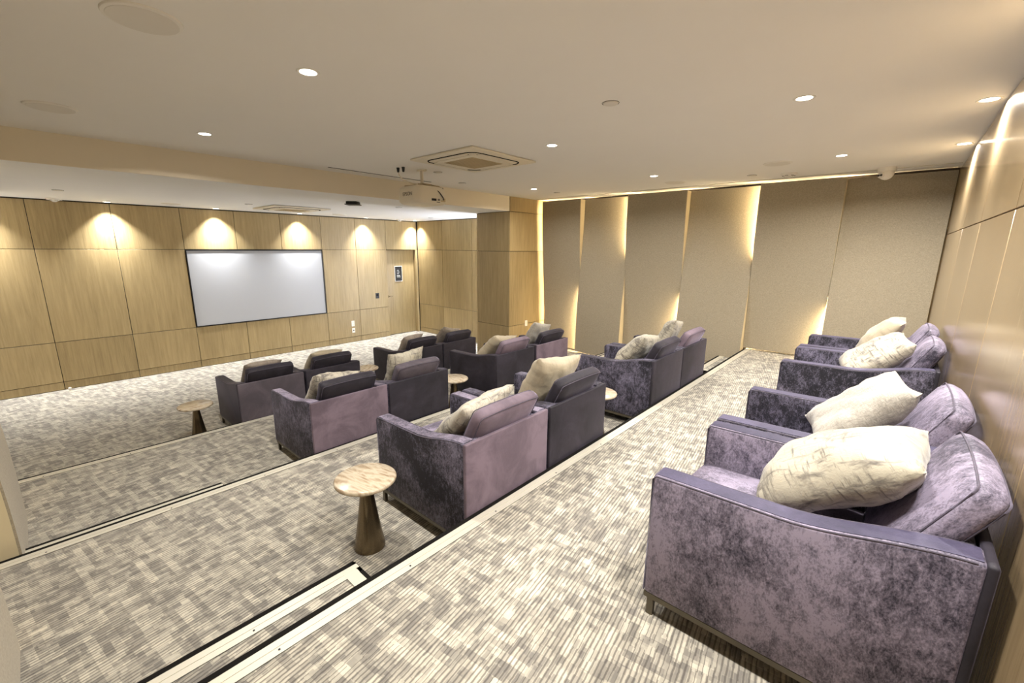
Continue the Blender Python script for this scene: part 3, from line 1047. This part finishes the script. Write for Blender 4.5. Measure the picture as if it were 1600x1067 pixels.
# dome camera, detectors, sensor
t = thing('dome_camera', 'white turret security camera at the ceiling edge by the fabric wall', 'camera', (-0.281, 6.93, HC))
MB().lathe([(0.0001, -0.055), (0.06, -0.055), (0.082, -0.045), (0.088, -0.01), (0.088, 0.0)], 32, cap=False).build('mount', M['white'], t)
MB().lathe([(0.072 * math.sin(a), -0.072 * math.cos(a)) for a in [PI * q / 16 for q in range(17)]], 28, c=(0, 0, -0.065), cap=False).build('ball', M['white'], t)
ey = MB().lathe([(0.0001, 0.0), (0.036, 0.0), (0.040, -0.008), (0.040, -0.02)], 24, cap=False)
ey.xform(Matrix.Translation((-0.052, -0.052, -0.085)) @ Vector((-0.7, -0.7, -0.25)).to_track_quat('Z', 'Y').to_matrix().to_4x4()).build('lens_face', M['white'], t)
for s in (-1, 1):
    e2 = MB().lathe([(0.0001, 0.004), (0.012, 0.004), (0.012, -0.004)], 16, cap=False)
    e2.xform(Matrix.Translation((-0.055 + s * 0.012, -0.055 - s * 0.012, -0.087)) @ Vector((-0.7, -0.7, -0.25)).to_track_quat('Z', 'Y').to_matrix().to_4x4()).build('camera_eye', M['black'], t)
def detector(x, y, z, lab, red=False):
    t = thing('smoke_detector', lab, 'detector', (x, y, z), group='ceiling detectors')
    MB().lathe([(0.0001, -0.036), (0.04, -0.036), (0.055, -0.03), (0.085, -0.022), (0.09, -0.004), (0.09, 0)], 32, cap=False).build('housing', M['white'], t)
    MB().lathe([(0.0001, -0.052), (0.014, -0.052), (0.03, -0.045), (0.032, -0.036)], 20, cap=False).build('sensor_head', M['white'], t)
    for k in range(6):
        a = k * PI / 3 + 0.3
        m = MB().box(0.060, 0.068, -0.018, 0.018, -0.031, -0.026)
        m.xform(Matrix.Rotation(a, 4, 'Z')).build('vent_slot', M['lip'], t)
    if red:
        MB().box(-0.02, 0.02, -0.088, -0.084, -0.02, -0.012).build('red_mark', M['red'], t)
detector(-1.214, 6.68, HC, 'white smoke detector on the high ceiling near the fabric wall')
detector(-9.45, 0.46, LC, 'white detector with a red mark on the low ceiling at the left', True)
detector(-9.35, 6.45, LC, 'white detector on the low ceiling above the door')
t = thing('ceiling_sensor', 'black sensor box hanging from the low ceiling left of the projector', 'sensor', (-6.36, 3.55, LC), math.radians(42))
MB().box(-0.085, 0.085, -0.085, 0.085, -0.035, 0.0).build('housing', M['black'], t, bevel=0.01)
MB().box(-0.10, 0.10, -0.10, 0.10, -0.050, -0.036).build('faceplate', M['black'], t, bevel=0.006)

# ---- projector
pj = thing('projector', 'cream ceiling projector on a short pole with cables at its back', 'projector', (-4.605, 3.53, HC))
b = MB()
pts = []
hx, hy, rad = 0.21, 0.25, 0.09
for cx, cy, a0 in ((1, 1, 0), (-1, 1, 90), (-1, -1, 180), (1, -1, 270)):
    for i in range(7):
        a = math.radians(a0 + 15 * i)
        pts.append((cx * (hx - rad) + rad * math.cos(a), cy * (hy - rad) + rad * math.sin(a)))
lay = [(-0.415, 0.80), (-0.410, 0.90), (-0.385, 0.985), (-0.34, 1.0), (-0.27, 0.985), (-0.225, 0.93), (-0.205, 0.82), (-0.198, 0.6)]
vs = []; fs = []
n = len(pts)
for z, k in lay:
    vs += [(p[0] * (0.4 + 0.6 * k) if k < 0.9 else p[0] * k, p[1] * k, z) for p in pts]
for q in range(len(lay) - 1):
    for i in range(n):
        j = (i + 1) % n
        fs.append((q * n + i, q * n + j, (q + 1) * n + j, (q + 1) * n + i))
fs.append(tuple(range(n))[::-1]); fs.append(tuple(range((len(lay) - 1) * n, len(lay) * n)))
body = MB().add(vs, fs).build('housing', M['cream'], pj, ang=50)
ln = MB().lathe([(0.045, 0), (0.045, 0.02), (0.038, 0.022), (0.034, 0.004), (0.0001, 0.004)], 24, cap=False)
ln.xform(Matrix.Translation((-0.205, -0.10, -0.31)) @ Matrix.Rotation(-PI / 2, 4, 'Y')).build('projector_lens', M['black'], pj)
MB().box(0.205, 0.2095, -0.02, 0.055, -0.375, -0.335).build('port_panel', M['black'], body)
MB().box(0.205, 0.2095, 0.075, 0.11, -0.370, -0.335).build('port_panel', M['silver_text'], body)
MB().box(0.203, 0.2085, 0.125, 0.20, -0.378, -0.335).build('power_socket', M['beige'], body)
MB().box(0.206, 0.2095, 0.06, 0.11, -0.392, -0.384).build('vent_slot', M['black'], body)
cu = bpy.data.curves.new('lettering', 'FONT')
cu.body = 'EPSON'; cu.size = 0.062; cu.extrude = 0.001; cu.align_x = 'CENTER'
tmp = bpy.data.objects.new('lettering_curve', cu)
COL.objects.link(tmp)
bpy.context.view_layer.update()
me = bpy.data.meshes.new_from_object(tmp.evaluated_get(bpy.context.evaluated_depsgraph_get()))
bpy.data.objects.remove(tmp)
me.name = 'lettering'
me.materials.clear(); me.materials.append(M['silver_text'])
obj('lettering', me, body, (0.03, -0.2500, -0.325), (PI / 2, 0, 0))
mt = MB().lathe([(0.06, 0.0), (0.06, -0.008), (0.022, -0.012), (0.02, -0.02), (0.02, -0.17)], 20)
mt.box(-0.09, 0.09, -0.012, 0.012, -0.006, 0.0)
mt.build('ceiling_mount', M['cream'], pj)
br = MB()
br.box(-0.10, 0.10, -0.06, 0.06, -0.180, -0.168)
for sx in (-1, 1):
    for sy in (-1, 1):
        br.tube([(sx * 0.07, sy * 0.045, -0.175), (sx * 0.14, sy * 0.16, -0.19), (sx * 0.145, sy * 0.17, -0.225)], 0.008, 6)
br.build('bracket', M['beige'], pj)
MB().tube([(0.03, 0.0, -0.17), (0.08, 0.08, -0.172), (0.12, 0.17, -0.19), (0.17, 0.2, -0.215)], 0.006, 6).build('power_cable', M['black'], pj)
MB().tube([(0.175, 0.06, -0.225), (0.215, 0.10, -0.27), (0.225, 0.15, -0.33), (0.212, 0.17, -0.355)], 0.006, 6).build('power_cable', M['black'], pj)
MB().tube([(-0.075, -0.295, -0.05), (-0.07, -0.285, -0.09), (-0.05, -0.24, -0.14), (0.0, -0.15, -0.172), (0.03, -0.06, -0.178), (0.05, 0.0, -0.185)], 0.0075, 8).build('signal_cable', M['cream'], pj)
for dx, dy in ((-0.075, -0.295), (0.01, -0.28)):
    MB().lathe([(0.010, -0.055), (0.013, -0.05), (0.019, -0.006), (0.019, 0.0)], 14, c=(dx, dy, 0)).build('cable_plug', M['black'], pj)

# ================================================================== WALL FITTINGS
def plate_x(name, x, y, z, wy, wz, mat, label, cat, holes=None):
    t = thing(name, label, cat, (x, y, z))
    MB().box(0, 0.008, -wy / 2, wy / 2, -wz / 2, wz / 2).build('faceplate', mat, t, bevel=0.002, seg=1)
    for (hy, hz, sy, sz, m) in holes or []:
        MB().box(0.008, 0.010, hy - sy / 2, hy + sy / 2, hz - sz / 2, hz + sz / 2).build('insert', m, t)
    return t
plate_x('wall_outlet', XF, 5.199, 0.460, 0.075, 0.135, M['white'], 'upper white outlet plate on the oak wall right of the screen', 'outlet', [(0, 0.03, 0.035, 0.035, M['cream']), (0, -0.03, 0.035, 0.035, M['cream'])])
plate_x('wall_outlet', XF, 5.203, 0.292, 0.075, 0.115, M['white'], 'lower white outlet plate with a black jack right of the screen', 'outlet', [(0, 0, 0.03, 0.03, M['black'])])
plate_x('card_reader', XF, 5.909, 1.085, 0.10, 0.135, M['black'], 'small black wall control left of the door', 'wall control', [(0, 0.02, 0.05, 0.04, M['lip'])])
plate_x('wall_outlet', CX1, 6.80, 0.772, 0.075, 0.12, M['white'], 'white switch plate on the warm lit face of the column', 'outlet', [(0, 0, 0.03, 0.06, M['cream'])])
t = thing('door_stop', 'small metal stop on the carpet at the foot of the screen wall', 'door stop', (-9.55, 0.20, 0))
MB().lathe([(0.03, 0), (0.03, 0.006), (0.012, 0.01), (0.012, 0.035)], 14).build('post', M['nose'], t)
MB().lathe([(0.016, 0.035), (0.02, 0.04), (0.02, 0.055), (0.012, 0.06)], 14).build('bumper', M['white'], t)
